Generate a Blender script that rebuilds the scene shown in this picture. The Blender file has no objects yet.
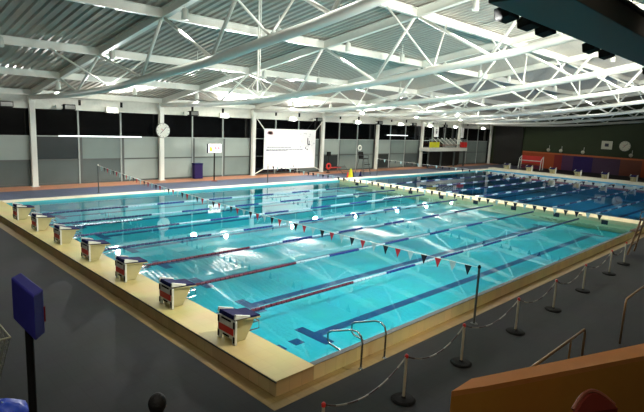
import bpy, bmesh, math, random
from mathutils import Vector, Matrix
random.seed(4)
S = bpy.context.scene
COL = S.collection
PI = math.pi

# ---------------------------------------------------------------- camera
def make_camera():
    f, cx, cy, cz, yaw, pitch, roll = 509.02, -6.2567, -6.7227, 4.5763, 0.78281, 0.16306, 0.04508
    fw = Vector((math.cos(yaw)*math.cos(pitch), math.sin(yaw)*math.cos(pitch), -math.sin(pitch)))
    r = Vector((math.sin(yaw), -math.cos(yaw), 0)); u = r.cross(fw)
    r2 = r*math.cos(roll) + u*math.sin(roll); u2 = -r*math.sin(roll) + u*math.cos(roll)
    cd = bpy.data.cameras.new('camera'); co = bpy.data.objects.new('camera', cd); COL.objects.link(co)
    cd.sensor_fit = 'HORIZONTAL'; cd.sensor_width = 36; cd.lens = 36*f/644; cd.clip_start = .05; cd.clip_end = 300
    m = Matrix((r2, u2, -fw)).transposed().to_4x4(); m.translation = Vector((cx, cy, cz))
    co.matrix_world = m
    S.camera = co
make_camera()

# ---------------------------------------------------------------- world, exposure
S.view_settings.view_transform = 'Standard'; S.view_settings.look = 'None'
S.view_settings.exposure = 0.66; S.view_settings.gamma = 1; S.view_settings.use_curve_mapping = False
w = bpy.data.worlds.new('night'); S.world = w; w.use_nodes = True
w.node_tree.nodes['Background'].inputs[0].default_value = (.55, .65, .8, 1)
w.node_tree.nodes['Background'].inputs[1].default_value = .02

def spot(name, loc, aim, power, angle=100, col=(1, .98, .93), size=.12, blend=.6):
    l = bpy.data.lights.new(name, 'SPOT'); l.energy = power; l.spot_size = math.radians(angle); l.spot_blend = blend
    l.color = col; l.shadow_soft_size = size
    o = bpy.data.objects.new(name, l); COL.objects.link(o); o.location = loc
    o.rotation_euler = (Vector(aim)-Vector(loc)).to_track_quat('-Z', 'Y').to_euler()
    return o
LAMP_X = [-0.6, 8.17, 17.09, 24.29, 33.06, 40.2, 46.03, 51.7, 58.9]
WASH = [400, 1200, 2600, 2600, 2300, 2000, 1500, 1200, 600]
for x, pw in zip(LAMP_X, WASH):                       # wall floodlights wash the roof near the window wall
    spot('roof_wash_light', (x, 27.4, 4.95), (x-1.5, 23, 6.7), pw, 130, (1, 1, .97), .12, .9)
for x, tx, ty, pw in ((8.17, 5.5, 22.5, 1500), (17.09, 14.5, 23.3, 22000), (24.29, 21.9, 23.5, 16000), (33.06, 34.6, 23, 9000), (46.03, 43.5, 24.2, 8000)):
    spot('roof_hot_light', (x, 27.4, 5.0), (tx, ty, 6.65), pw, 36, (1, 1, .98), .1, .7)
for x, pw in ((3.2, 700), (8.2, 900), (14.5, 2600), (21, 3600), (28, 3000), (36, 1500)):   # gantry uplights on to the roof
    spot('gantry_up_light', (x, -2.6, 7.75), (x+3, 5.5, 9.2), pw, 120, (1, .98, .9))
for x, ty, pw in ((2.6, 5, 1200), (4.2, 7, 800), (8.6, 9, 700), (14.5, 9, 500)):     # gantry floodlights towards the pool
    spot('gantry_flood_light', (x+.45, -1.72, 6.6), (x, ty, 0), pw, 95, (1, .95, .84), .2)
for x, pw in ((3.4, 700), (9.0, 800), (15.2, 800), (21, 700)):    # added fill spots without fittings, aimed level to whiten the trusses
    spot('truss_fill_light', (x, -1.75, 6.7), (x+4, 20, 6.6), pw, 75, (1, .98, .94), .15, .6)
for x, pw in ((14.22, 500), (27.39, 500)):
    spot('wall_flood_light', (x, 27.6, 4.6), (x-1.5, 15, 0), pw, 110, (.95, 1, 1), .2)

DOWN = []
for i, x in enumerate((-.9, 3.35, 7.6, 11.8, 16, 20.15, 24.3, 28.35, 36.6, 44.95)):          # downlights added under the rafters to light the water evenly
    for j, y in enumerate((3.6, 10, 16.2, 23.2)):
        pw = [550, 900, 1100, 1050, 1000, 950, 1050, 1500, 1400, 700][i]*[.28, .5, .6, .75][j]
        z = 5.5+.167*(28.2-y)-.55
        DOWN.append((x, y, z)); spot('added_downlight_beam', (x, y, z-.14), (x, y, 0), pw, 118, (1, .99, .93), .1, .4)
spot('gallery_fill_light', (-7.5, -4.5, 7.2), (4, 10, 6.6), 900, 60, (1, .98, .94))  # added fill from the gallery side, whitens the first truss; no fitting
spot('gallery_fill_light', (-7.5, -4.5, 7.5), (-1, 3, 0), 260, 80, (1, .95, .85))  # added fill over the near deck and start platform; no fitting
spot('gallery_fill_light', (-5.5, -5.5, 7.5), (-2.5, -6, 2), 180, 130, (1, .92, .7))  # added fill to brighten the parapet; no fitting
for x, pw in ((2, 160), (9, 200), (17, 220), (26, 160)):              # added warm fill without fittings, lightens the near pool wall
    spot('deck_fill_light', (x, -6.5, 8.5), (x+1, -.5, 0), pw, 100, (1, .86, .66))
# ---------------------------------------------------------------- materials
def lin(c):
    return tuple(((v/255)/12.92 if v/255 <= .04045 else ((v/255+.055)/1.055)**2.4) for v in c)
MATS = {}
def mat(name, rgb, rough=.5, metal=0, noise=.12, scale=6, spec=.5, emit=None, estr=0, bump=0):
    if name in MATS: return MATS[name]
    m = bpy.data.materials.new(name); m.use_nodes = True; nt = m.node_tree; b = nt.nodes['Principled BSDF']
    c = lin(rgb)
    tc = nt.nodes.new('ShaderNodeTexCoord'); nz = nt.nodes.new('ShaderNodeTexNoise'); nz.inputs['Scale'].default_value = scale
    nz.inputs['Detail'].default_value = 4
    mx = nt.nodes.new('ShaderNodeMix'); mx.data_type = 'RGBA'
    mx.inputs[6].default_value = (*[v*(1-noise) for v in c], 1); mx.inputs[7].default_value = (*[min(1, v*(1+noise)) for v in c], 1)
    nt.links.new(tc.outputs['Object'], nz.inputs['Vector']); nt.links.new(nz.outputs[0], mx.inputs[0])
    nt.links.new(mx.outputs[2], b.inputs['Base Color'])
    b.inputs['Roughness'].default_value = rough; b.inputs['Metallic'].default_value = metal
    b.inputs['Specular IOR Level'].default_value = spec
    if emit:
        b.inputs['Emission Color'].default_value = (*lin(emit), 1); b.inputs['Emission Strength'].default_value = estr
    if bump:
        bp = nt.nodes.new('ShaderNodeBump'); bp.inputs['Strength'].default_value = bump; bp.inputs['Distance'].default_value = .02
        nt.links.new(nz.outputs[0], bp.inputs['Height']); nt.links.new(bp.outputs[0], b.inputs['Normal'])
    MATS[name] = m; return m
def tile_mat(name, rgb, grout, size=.2, rough=.35, var=.08, spec=.5):
    m = bpy.data.materials.new(name); m.use_nodes = True; nt = m.node_tree; b = nt.nodes['Principled BSDF']
    g = nt.nodes.new('ShaderNodeNewGeometry'); mp = nt.nodes.new('ShaderNodeMapping')
    br = nt.nodes.new('ShaderNodeTexBrick'); br.offset = 0
    br.inputs['Color1'].default_value = (*[v*(1-var) for v in lin(rgb)], 1); br.inputs['Color2'].default_value = (*[v*(1+var) for v in lin(rgb)], 1)
    br.inputs['Mortar'].default_value = (*lin(grout), 1); br.inputs['Scale'].default_value = 1
    br.inputs['Mortar Size'].default_value = .008; br.inputs['Brick Width'].default_value = size; br.inputs['Row Height'].default_value = size
    nz = nt.nodes.new('ShaderNodeTexNoise'); nz.inputs['Scale'].default_value = .9; nz.inputs['Detail'].default_value = 5
    mx = nt.nodes.new('ShaderNodeMix'); mx.data_type = 'RGBA'; mx.blend_type = 'MULTIPLY'; mx.inputs[0].default_value = .35
    nt.links.new(g.outputs['Position'], mp.inputs['Vector']); nt.links.new(mp.outputs[0], br.inputs['Vector'])
    nt.links.new(g.outputs['Position'], nz.inputs['Vector'])
    nt.links.new(br.outputs[0], mx.inputs[6]); nt.links.new(nz.outputs[1], mx.inputs[7])
    nt.links.new(mx.outputs[2], b.inputs['Base Color']); b.inputs['Roughness'].default_value = rough
    b.inputs['Specular IOR Level'].default_value = spec
    MATS[name] = m; return m
def water_mat(name, tint, wave):
    m = bpy.data.materials.new(name); m.use_nodes = True; nt = m.node_tree
    for n in list(nt.nodes): nt.nodes.remove(n)
    out = nt.nodes.new('ShaderNodeOutputMaterial'); mix = nt.nodes.new('ShaderNodeMixShader')
    tr = nt.nodes.new('ShaderNodeBsdfTransparent'); tr.inputs[0].default_value = (*tint, 1)
    gl = nt.nodes.new('ShaderNodeBsdfGlossy'); gl.inputs['Roughness'].default_value = .015; gl.inputs['Color'].default_value = (1, 1, 1, 1)
    fr = nt.nodes.new('ShaderNodeFresnel'); fr.inputs[0].default_value = 1.34
    g = nt.nodes.new('ShaderNodeNewGeometry')
    n1 = nt.nodes.new('ShaderNodeTexNoise'); n1.inputs['Scale'].default_value = 1.1; n1.inputs['Detail'].default_value = 3
    n2 = nt.nodes.new('ShaderNodeTexNoise'); n2.inputs['Scale'].default_value = 4.5; n2.inputs['Detail'].default_value = 2
    ad = nt.nodes.new('ShaderNodeMath'); ad.operation = 'MULTIPLY_ADD'; ad.inputs[1].default_value = .25
    bp = nt.nodes.new('ShaderNodeBump'); bp.inputs['Strength'].default_value = 1; bp.inputs['Distance'].default_value = wave
    nt.links.new(g.outputs['Position'], n1.inputs['Vector']); nt.links.new(g.outputs['Position'], n2.inputs['Vector'])
    nt.links.new(n2.outputs[0], ad.inputs[0]); nt.links.new(n1.outputs[0], ad.inputs[2])
    nt.links.new(ad.outputs[0], bp.inputs['Height']); nt.links.new(bp.outputs[0], gl.inputs['Normal']); nt.links.new(bp.outputs[0], fr.inputs['Normal'])
    nt.links.new(fr.outputs[0], mix.inputs[0]); nt.links.new(tr.outputs[0], mix.inputs[1]); nt.links.new(gl.outputs[0], mix.inputs[2])
    nt.links.new(mix.outputs[0], out.inputs[0]); MATS[name] = m; return m

WHITE = mat('white_paint', (215, 218, 208), .45)
STEEL = mat('truss_paint', (226, 228, 218), .4, noise=.06)
ROOF = mat('roof_sheet', (178, 173, 163), .3, .25, .1, 1.5)
COLM = mat('column_paint', (225, 228, 220), .5, noise=.05)
POOLT = tile_mat('pool_tile', (62, 190, 205), (80, 192, 205), .25, .4, .03)
POOLD = tile_mat('deep_tile', (84, 182, 224), (84, 180, 220), .25, .4, .03)
LINE = mat('navy_tile', (6, 38, 104), .4)
PLAT = tile_mat('platform_tile', (208, 192, 128), (204, 187, 124), .3, .55, .02)
PLATS = tile_mat('platform_side_tile', (214, 186, 136), (204, 176, 128), .3, .5, .08)
COPE = tile_mat('coping_tile', (248, 234, 172), (240, 226, 164), .3, .5, .06)
BAND = tile_mat('gutter_tile', (140, 116, 66), (132, 108, 60), .2, .5, .1)
DECK = tile_mat('grey_deck', (46, 48, 49), (42, 44, 45), .3, .7, .05, .2)
BLUED = tile_mat('blue_deck', (82, 92, 116), (76, 86, 108), .25, .5, .06)
TERRA = tile_mat('terracotta_deck', (204, 142, 108), (196, 134, 100), .25, .5, .06)
CREAM = mat('cream_edge', (222, 216, 190), .5)
BOOM = mat('bulkhead_board', (226, 212, 170), .55)
DARKG = mat('night_glass', (8, 10, 12), .06, 0, .05)
def frost():
    m = mat('frosted_panel', (118, 134, 130), .22, 0, .22, .5)
    return m
FROST = frost()
FROSTS = [mat('frost_bright', (150, 162, 156), .22, 0, .2, .5), mat('frost_mid', (120, 134, 130), .22, 0, .22, .5), mat('frost_dim', (84, 94, 92), .22, 0, .25, .5), mat('frost_dark', (48, 54, 54), .2, 0, .25, .5)]
FM = {(1, 0): (3, 2), (1, 1): (1, 2), (1, 2): (0, 0), (2, 0): (0, 0), (2, 1): (0, 1), (2, 2): (0, 1), (3, 0): (0, 1), (3, 1): (0, 1), (3, 2): (1, 1), (0, 2): (0, 2), (0, 1): (0, 2), (0, 0): (0, 2), (4, 0): (0, 3), (5, 0): (0, 3), (5, 1): (1, 1), (5, 2): (1, 2), (6, 0): (3, 2), (6, 1): (0, 1), (6, 2): (0, 1)}
FRAME = mat('frame_grey', (70, 76, 74), .5)
RAILM = mat('frame_light', (150, 160, 156), .4)
BLACK = mat('black_plastic', (14, 15, 15), .8, spec=.2)
GANTRY = mat('gantry_dark', (38, 38, 34), .6)
NAVY = mat('navy_plastic', (20, 24, 70), .8, spec=.15)
BLUE = mat('blue_plastic', (25, 70, 200), .4)
RED = mat('red_plastic', (205, 42, 36), .4)
BURG = mat('burgundy_float', (88, 14, 44), .5)
ROPEB = mat('navy_float', (16, 30, 84), .4)
ROPEM = mat('blue_float', (18, 46, 120), .4)
ROPEW = mat('white_float', (158, 190, 204), .4)
CHROME = mat('stainless_steel', (150, 155, 158), .22, 1, .05)
GREEN = mat('green_wall', (36, 50, 20), .7, 0, .15, 1)
ORANGE = mat('orange_wall', (160, 76, 44), .8, spec=.2)
PURPLE = mat('purple_panel', (44, 32, 84), .7, spec=.2)
YELLOW = mat('yellow_plastic', (206, 205, 36), .6)
LAMPG = mat('lamp_glass', (255, 255, 255), .3, emit=(255, 255, 248), estr=14)
REFLG = mat('reflection_glow', (255, 255, 255), .3, emit=(235, 245, 245), estr=2.2)  # glow for the imitated lamp reflections on the window rail
SKIN = mat('skin', (190, 140, 112), .6)
HAIR = mat('dark_hair', (9, 8, 8), .7, bump=.5, scale=40)
CLOTH = mat('dark_cloth', (20, 20, 24), .8)
PARAP = mat('ochre_render', (205, 138, 52), .75, 0, .15, 2)
BANNERM = mat('banner_white', (238, 240, 240), .5, noise=.03)
INK = mat('banner_ink', (120, 128, 140), .6)
INKD = mat('dark_ink', (40, 44, 60), .6)
PINK = mat('pink_ink', (222, 60, 90), .6)
WATER1 = water_mat('pool_water', (.62, .93, .95), .0016)
WATER2 = water_mat('deep_pool_water', (.50, .84, .95), .002)

# ---------------------------------------------------------------- mesh helpers
class MB:
    def __init__(s): s.bm = bmesh.new()
    def box(s, x0, x1, y0, y1, z0, z1, M=None):
        vs = [s.bm.verts.new((x, y, z)) for x in (x0, x1) for y in (y0, y1) for z in (z0, z1)]
        if M is not None:
            for v in vs: v.co = M @ v.co
        for f in ((0, 1, 3, 2), (4, 6, 7, 5), (0, 4, 5, 1), (2, 3, 7, 6), (0, 2, 6, 4), (1, 5, 7, 3)):
            s.bm.faces.new([vs[i] for i in f])
        return s
    def prism(s, pts, d):                       # polygon pts (3D) extruded along d
        d = Vector(d); a = [s.bm.verts.new(Vector(p)) for p in pts]; b = [s.bm.verts.new(Vector(p)+d) for p in pts]
        n = len(a); s.bm.faces.new(a[::-1]); s.bm.faces.new(b)
        for i in range(n): s.bm.faces.new((a[i], a[(i+1) % n], b[(i+1) % n], b[i]))
        return s
    def tube(s, pts, r, n=8, cap=True):
        pts = [Vector(p) for p in pts]; rings = []
        rr = r if isinstance(r, (list, tuple)) else [r]*len(pts)
        up = None
        for i, p in enumerate(pts):
            t = (pts[min(i+1, len(pts)-1)]-pts[max(i-1, 0)]).normalized()
            if up is None: up = Vector((0, 0, 1)) if abs(t.z) < .9 else Vector((1, 0, 0))
            a = t.cross(up).normalized(); b = a.cross(t).normalized(); up = b
            rings.append([s.bm.verts.new(p+(a*math.cos(2*PI*k/n)+b*math.sin(2*PI*k/n))*rr[i]) for k in range(n)])
        for i in range(len(rings)-1):
            for k in range(n):
                s.bm.faces.new((rings[i][k], rings[i][(k+1) % n], rings[i+1][(k+1) % n], rings[i+1][k]))
        if cap: s.bm.faces.new(rings[0][::-1]); s.bm.faces.new(rings[-1])
        return s
    def lathe(s, prof, c=(0, 0, 0), n=16, M=None):
        c = Vector(c); rings = []
        for r, z in prof:
            ring = [s.bm.verts.new(c+Vector((max(r, .0005)*math.cos(2*PI*k/n), max(r, .0005)*math.sin(2*PI*k/n), z))) for k in range(n)]
            rings.append(ring)
        if M is not None:
            for ring in rings:
                for v in ring: v.co = M @ v.co
        for i in range(len(rings)-1):
            for k in range(n): s.bm.faces.new((rings[i][k], rings[i][(k+1) % n], rings[i+1][(k+1) % n], rings[i+1][k]))
        s.bm.faces.new(rings[0][::-1]); s.bm.faces.new(rings[-1])
        return s
    def beam(s, a, b, wd, h, flange=None):       # I-beam between a and b, wd horizontal, h vertical
        a, b = Vector(a), Vector(b); t = (b-a).normalized(); side = t.cross(Vector((0, 0, 1))).normalized(); up = side.cross(t)
        def bar(w2, z0, z1):
            q = [a+side*sx*w2+up*z for sx, z in ((-1, z0), (1, z0), (1, z1), (-1, z1))]
            s.prism(q, b-a)
        bar(wd/2, -h/2, -h/2+.03); bar(wd/2, h/2-.03, h/2); bar(.02, -h/2+.02, h/2-.02)
        return s
    def build(s, name, m, parent=None, smooth=False, bevel=0):
        bmesh.ops.recalc_face_normals(s.bm, faces=s.bm.faces)
        me = bpy.data.meshes.new(name); s.bm.to_mesh(me); s.bm.free()
        if m: me.materials.append(m)
        if smooth:
            for p in me.polygons: p.use_smooth = True
        o = bpy.data.objects.new(name, me); COL.objects.link(o)
        if bevel:
            md = o.modifiers.new('bevel', 'BEVEL'); md.width = bevel; md.segments = 2; md.limit_method = 'ANGLE'
        if parent: o.parent = parent
        return o
def tag(o, label, cat, group=None, kind=None):
    if label: o['label'] = label
    if cat: o['category'] = cat
    if group: o['group'] = group
    if kind: o['kind'] = kind
    return o
def thing(name, label, cat, loc=(0, 0, 0), rz=0, group=None):
    o = bpy.data.objects.new(name, None); COL.objects.link(o); o.location = loc; o.rotation_euler = (0, 0, rz)
    return tag(o, label, cat, group)
def struct(o): o['kind'] = 'structure'; return o
def dup(o, parent=None):
    c = o.copy(); COL.objects.link(c)
    if parent: c.parent = parent
    for ch in o.children: dup(ch, c)
    return c

# ================================================================ STRUCTURE
ZD = -.175; W = 28.5; YN = -.48; YF = 20.75; XE = 47.8; XW = 62.8; XL = -14; YB = -12
L0 = .157
B0, B1 = 23.1, 24.4
# pool basin
struct(MB().box(0, B0+.3, YN+.1, YF, -.65, -.45).build('pool_floor', POOLT))
struct(MB().box(B0+.3, XE, YN+.1, YF, -1.6, -1.4).build('pool_floor_deep', POOLD))
struct(MB().box(-.02, 0.0, YN+.1, YF, -.5, .1).build('pool_wall_start', POOLT))
struct(MB().box(0, XE, YF, YF+.04, -1.5, .1).build('pool_wall_far', POOLT))
struct(MB().box(0, XE, YN+.08, YN+.12, -1.5, .1).build('pool_wall_near', POOLT))
struct(MB().box(B0+.28, B0+.3, YN+.1, YF, -1.5, -.45).build('pool_step', POOLD))
struct(MB().box(XE-.02, XE, YN+.1, YF, -1.5, .1).build('pool_wall_end', POOLD))
for k in range(8):                                   # lane lines with crosses on the floor
    y = L0+1.25+2.5*k
    m = MB().box(1.75, 21.6, y-.14, y+.14, -.449, -.444).box(1.7, 1.98, y-.55, y+.55, -.449, -.443).box(21.3, 21.6, y-.55, y+.55, -.449, -.443)
    m.box(1.15, 1.42, y-.14, y+.14, -.449, -.444).box(.62, .88, y-.14, y+.14, -.449, -.444)
    m.box(B0+1.7, XE-1.7, y-.14, y+.14, -1.399, -1.394).box(XE-2, XE-1.7, y-.55, y+.55, -1.399, -1.393)
    struct(m.build('lane_line', LINE))
a = MB().box(0.0, B0, YN+.12, YF, -.02, 0).build('pool_water', WATER1); tag(a, 'bright turquoise still water in the near swimming pool', 'water', kind='stuff')
b = MB().box(B1, XE-.02, YN+.12, YF, -.02, 0).build('pool_water', WATER2); tag(b, 'darker blue water of the farther pool beyond the bulkhead', 'water', kind='stuff')
for o in (a, b):                                     # only the surface
    bm = bmesh.new(); bm.from_mesh(o.data)
    bmesh.ops.delete(bm, geom=[f for f in bm.faces if f.normal.z < .9], context='FACES'); bm.to_mesh(o.data); bm.free()
# start platform
m = MB().box(-.912, -.005, YN, YF+.6, ZD, .12)
struct(m.build('start_platform', PLATS))
struct(MB().box(-.925, 0, YN-.012, YF+.6, .12, .127).build('start_platform_top', PLAT))
struct(MB().box(-.935, -.912, YN-.02, YF+.6, .092, .119).build('platform_edge_strip', FRAME))
# near side wall of the pool and channel
struct(MB().box(0, B0+25, YN, YN+.1, -.6, .122).build('pool_side_wall', COPE))
struct(MB().box(0.0, B0+25, YN-.004, YN+.125, .122, .13).build('side_grating', FRAME))
struct(MB().box(-1.2, B0+26, YN-.32, YN, ZD-.1, ZD+.004).box(-1.2, -.912, YN, W, ZD-.1, ZD+.004).build('gutter_channel', BAND))
# decks
struct(MB().box(XL, -1.2, YB, W, ZD-.2, ZD).box(-1.2, XW, YB, YN-.32, ZD-.2, ZD).box(XE+1.1, XW, YN-.32, 21.6, ZD-.2, ZD).build('floor', DECK))
struct(MB().box(-.912, XE+1.1, YF+.04, 21.55, ZD-.1, .125).build('far_coping', CREAM))
struct(MB().box(XE, XE+1.1, YN, YF+.04, ZD-.1, .35).build('end_platform', CREAM))
struct(MB().box(-.912, XW, 21.55, 26.5, ZD-.2, ZD).build('far_deck', BLUED))
struct(MB().box(-.912, XW, 26.5, W, ZD-.2, ZD+.003).build('far_deck_border', TERRA))
# bulkhead
bk = thing('bulkhead', 'long cream movable bulkhead crossing the pool between the two basins', 'bulkhead', (B0, 0, 0))
MB().box(0, B1-B0, YN+.13, YF-.01, .14, .2).build('walkway', BOOM, bk)
MB().box(.12, B1-B0-.12, YN+.14, YF-.02, -.44, .14).build('hull', BOOM, bk)
for k in range(8):
    y = L0+1.25+2.5*k
    MB().box(.1, .125, y-.16, y+.16, -.1, .12).build('turning_target', INKD, bk)
    MB().box(.02, .14, y+1.15, y+1.3, .2, .24).build('rope_anchor', BLACK, bk)
# window wall
CX = [-4.95, 3.35, 11.8, 20.15, 28.35, 36.6, 44.95, 53.3, 61.9]
struct(MB().box(XL, XW, W+.06, W+.2, ZD, 5.9).build('wall_far', mat('outer_dark', (14, 15, 15), .8)))
struct(MB().box(XL, XW, W-.14, W+.05, 4.62, 5.75).build('trim_1', WHITE))
n = 0
bays = list(zip([-13.2]+CX, CX))
fi = 1
for i, (xa, xb) in enumerate(bays):
    if xb-xa < 1: continue
    for j in range(3):
        x0 = xa+(xb-xa)*j/3; x1 = xa+(xb-xa)*(j+1)/3; n += 1
        t = bpy.data.objects.new('window_%d' % n, None); COL.objects.link(t); t.location = (x0, W, ZD); struct(t)
        wd = x1-x0
        MB().box(.05, wd-.05, 0, .03, 3.15, 4.78).build('upper_pane', DARKG, t)
        dark = (i, j) in ((4, 0), (4, 1), (7, 0), (7, 1), (7, 2))
        MB().box(.05, wd-.05, 0, .03, 1.65, 3.09).build('middle_pane', DARKG if (i, j) in ((4, 0), (7, 0), (7, 1)) else FROSTS[FM.get((i-fi, j), (1, 1))[0]], t)
        MB().box(.05, wd-.05, 0, .03, .12, 1.56).build('lower_pane', DARKG if dark else FROSTS[FM.get((i-fi, j), (1, 1))[1]], t)
        MB().box(-.05, .05, -.06, .03, 0, 4.79).build('mullion', RAILM if j else FRAME, t)
        MB().box(.05, wd-.05, -.05, .03, 3.09, 3.15).build('upper_transom', RAILM, t)
        MB().box(.05, wd-.05, -.05, .03, 1.56, 1.65).build('lower_transom', FRAME, t)
        MB().box(.05, wd-.05, -.05, .03, 0, .12).build('sill', FRAME, t)
        MB().box(.05, .22, -.03, 0, .12, 3.09).build('dark_jamb', FRAME, t)
# end wall (green above, coloured panels below), left wall
struct(MB().box(XW, XW+.3, YB, W+.2, ZD, 12).build('wall_end', GREEN))
struct(MB().box(XL-.2, XL, YB, W+.2, ZD, 12).build('wall_left', mat('left_wall', (120, 120, 110), .7)))
struct(MB().box(XL, XW, YB-.3, YB, ZD, 13).build('wall_back', mat('back_wall', (84, 78, 66), .7)))
pn = [(23.6, 19.3, ORANGE), (19.3, 18.3, mat('red_panel', (124, 30, 24), .7)), (18.3, 16.9, mat('plum_panel', (70, 30, 70), .6)), (16.9, 14.6, PURPLE), (14.6, 11.5, mat('plum_dark', (56, 30, 60), .6)), (11.5, 9.2, mat('rust_panel', (104, 50, 28), .6)), (9.2, 3, ORANGE), (3, -8, mat('rust_panel', (130, 60, 30), .6))]
for y0, y1, mm in pn:
    o = MB().box(XW-.06, XW, y1, y0, ZD, 1.75).build('wall_panel', mm); struct(o)
struct(MB().box(XW-.08, XW, -8, 23.6, 1.75, 1.95).build('trim_2', mat('orange_band', (180, 92, 42), .6)))
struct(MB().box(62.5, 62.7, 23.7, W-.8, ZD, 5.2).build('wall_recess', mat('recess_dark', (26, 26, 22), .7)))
# roof
SL = .167
def zup(y): return 5.5+SL*(28.2-y)          # rafter axis
LOWP = [(28.1, 5.28), (25, 5.33), (21, 5.42), (18, 5.55), (15.4, 5.73), (13.4, 5.93), (10.5, 6.2), (8.3, 6.42), (5.6, 6.8), (2.8, 7.18), (0, 7.72), (-2.5, 8.2), (-6, 8.95), (-11.5, 10.2)]
def zlow(y):
    for (ya, za), (yb, zb) in zip(LOWP, LOWP[1:]):
        if yb <= y <= ya: return za+(zb-za)*(ya-y)/(ya-yb)
    return LOWP[0][1]
bm = MB(); pitch = .34; x = XL; prof = []
while x < XW:
    prof += [(x, 0), (x+.12, 0), (x+.17, .07), (x+.29, .07)]; x += pitch
ya, yb = W+.1, YB
va = [bm.bm.verts.new((px, ya, zup(ya)+.21+pz)) for px, pz in prof]; vb = [bm.bm.verts.new((px, yb, zup(yb)+.21+pz)) for px, pz in prof]
for i in range(len(prof)-1): bm.bm.faces.new((va[i], va[i+1], vb[i+1], vb[i]))
o = bm.build('ceiling', ROOF); struct(o); o['label'] = 'white corrugated metal roof sheeting'
md = o.modifiers.new('solid', 'SOLIDIFY'); md.thickness = .04; md.offset = 1
PUR = [27.9, 22.9, 17.6, 11.6, 6.25, .75, -4.8, -10.2]
for i, y in enumerate(PUR):
    z = zup(y)+.02
    o = MB().beam((XL, y, z), (XW, y, z), .2, .34).build('purlin', STEEL)
    MBx = None
    tag(o, ['white purlin at the eaves above the window wall', 'first white purlin up the roof from the window wall', 'second white purlin up the roof from the window wall',
            'third white purlin up the roof from the window wall', 'fourth white purlin up the roof from the window wall', 'white purlin nearest the dark light gantry',
            'white purlin on the spectator side of the gantry', 'white purlin highest under the roof near the back wall'][i], 'purlin', 'long purlins carrying the roof sheets', 'structure')
# columns & trusses
for i, x in enumerate(CX):
    t = thing('column', ['white column left of the leftmost full window bay', 'white column at the left end of the window wall', 'white column carrying the round pace clock', 'white column left of the big white banner',
              'white column right of the big white banner', 'white column beyond the far lifeguard chair', 'white column left of the viewing balcony', 'white column behind the viewing balcony', 'white column nearest the green end wall'][i], 'column', (x, W-.45, ZD), 0, 'columns along the window wall')
    MB().box(-.16, .16, -.13, .13, .02, 5.5).build('shaft', COLM, t, bevel=.02)
    MB().box(-.22, .22, -.19, .19, 0, .03).build('base_plate', COLM, t)
WEB = [(22.9, 20.5), (17.6, 20.5), (17.6, 13.4), (11.6, 13.4), (11.6, 8.3), (6.25, 8.3), (6.25, 2.8), (.75, 2.8), (.75, -2.5), (-4.8, -2.5), (-4.8, -7.6), (-10.2, -7.6)]
def make_truss():
    t = thing('roof_truss', '', 'roof truss', (0, 0, 0), 0, 'roof trusses spanning the pool hall')
    MB().beam((0, 28.15, zup(28.15)), (0, YB+.1, zup(YB+.1)), .22, .36).build('rafter', STEEL, t)
    pts = []
    y = 28.1
    while y > -11.5: pts.append((0, y, zlow(y))); y -= 1.3
    MB().tube(pts, .15, 12).build('bottom_chord', STEEL, t, smooth=True)
    for yu, yl in WEB:
        MB().tube([(0, yu+(.12 if yl > yu else -.12), zup(yu)-.18), (0, yl, zlow(yl)+.1)], .065, 8).build('diagonal', STEEL, t, smooth=True)
    for yu in (17.6, 6.25):
        for s in (-1, 1):
            MB().tube([(0, yu-1, zlow(yu-1)+.1), (s*2.1, yu-.1, zup(yu)-.12)], .04, 8).build('knee_brace', STEEL, t, smooth=True)
    MB().box(-.2, .2, 27.95, 28.2, 4.9, 5.7).build('bearing_plate', STEEL, t)
    return t
tr = make_truss()
TL = ['white truss almost directly above the start of the deck, leftmost', 'white tubular truss rising from the leftmost column across the picture', 'white tubular truss rising from the column with the clock', 'white tubular truss rising from the column left of the banner',
      'white tubular truss rising from the column right of the banner', 'white tubular truss above the bulkhead, beyond the far lifeguard chair', 'white tubular truss rising from the column left of the balcony', 'white tubular truss rising from behind the balcony', 'farthest white tubular truss beside the green end wall']
for i, x in enumerate(CX):
    o = tr if i == 0 else dup(tr)
    o.location.x = x; o['label'] = TL[i]
# dark gantry for the lights
g = thing('lighting_gantry', 'long dark gantry beam under the roof on the spectator side', 'gantry', (2.5, -2.6, 6.8))
MB().box(0, 45, -.65, .65, 0, .42).build('beam', GANTRY, g, bevel=.02)
MB().box(0, 45, -.72, .72, .42, .48).build('top_plate', GANTRY, g)
for i in range(9):
    x = [.9, 5.5, 9.4, 13.4, 17.7, 21.8, 25.9, 34.2, 42.5][i]
    MB().tube([(x, 0, .45), (x+.25, .1, zup(-2.65)-6.8+.2)], .04, 8).tube([(x+.5, 0, .45), (x+.25, .1, zup(-2.65)-6.8+.2)], .04, 8).build('hanger', GANTRY, g)

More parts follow.
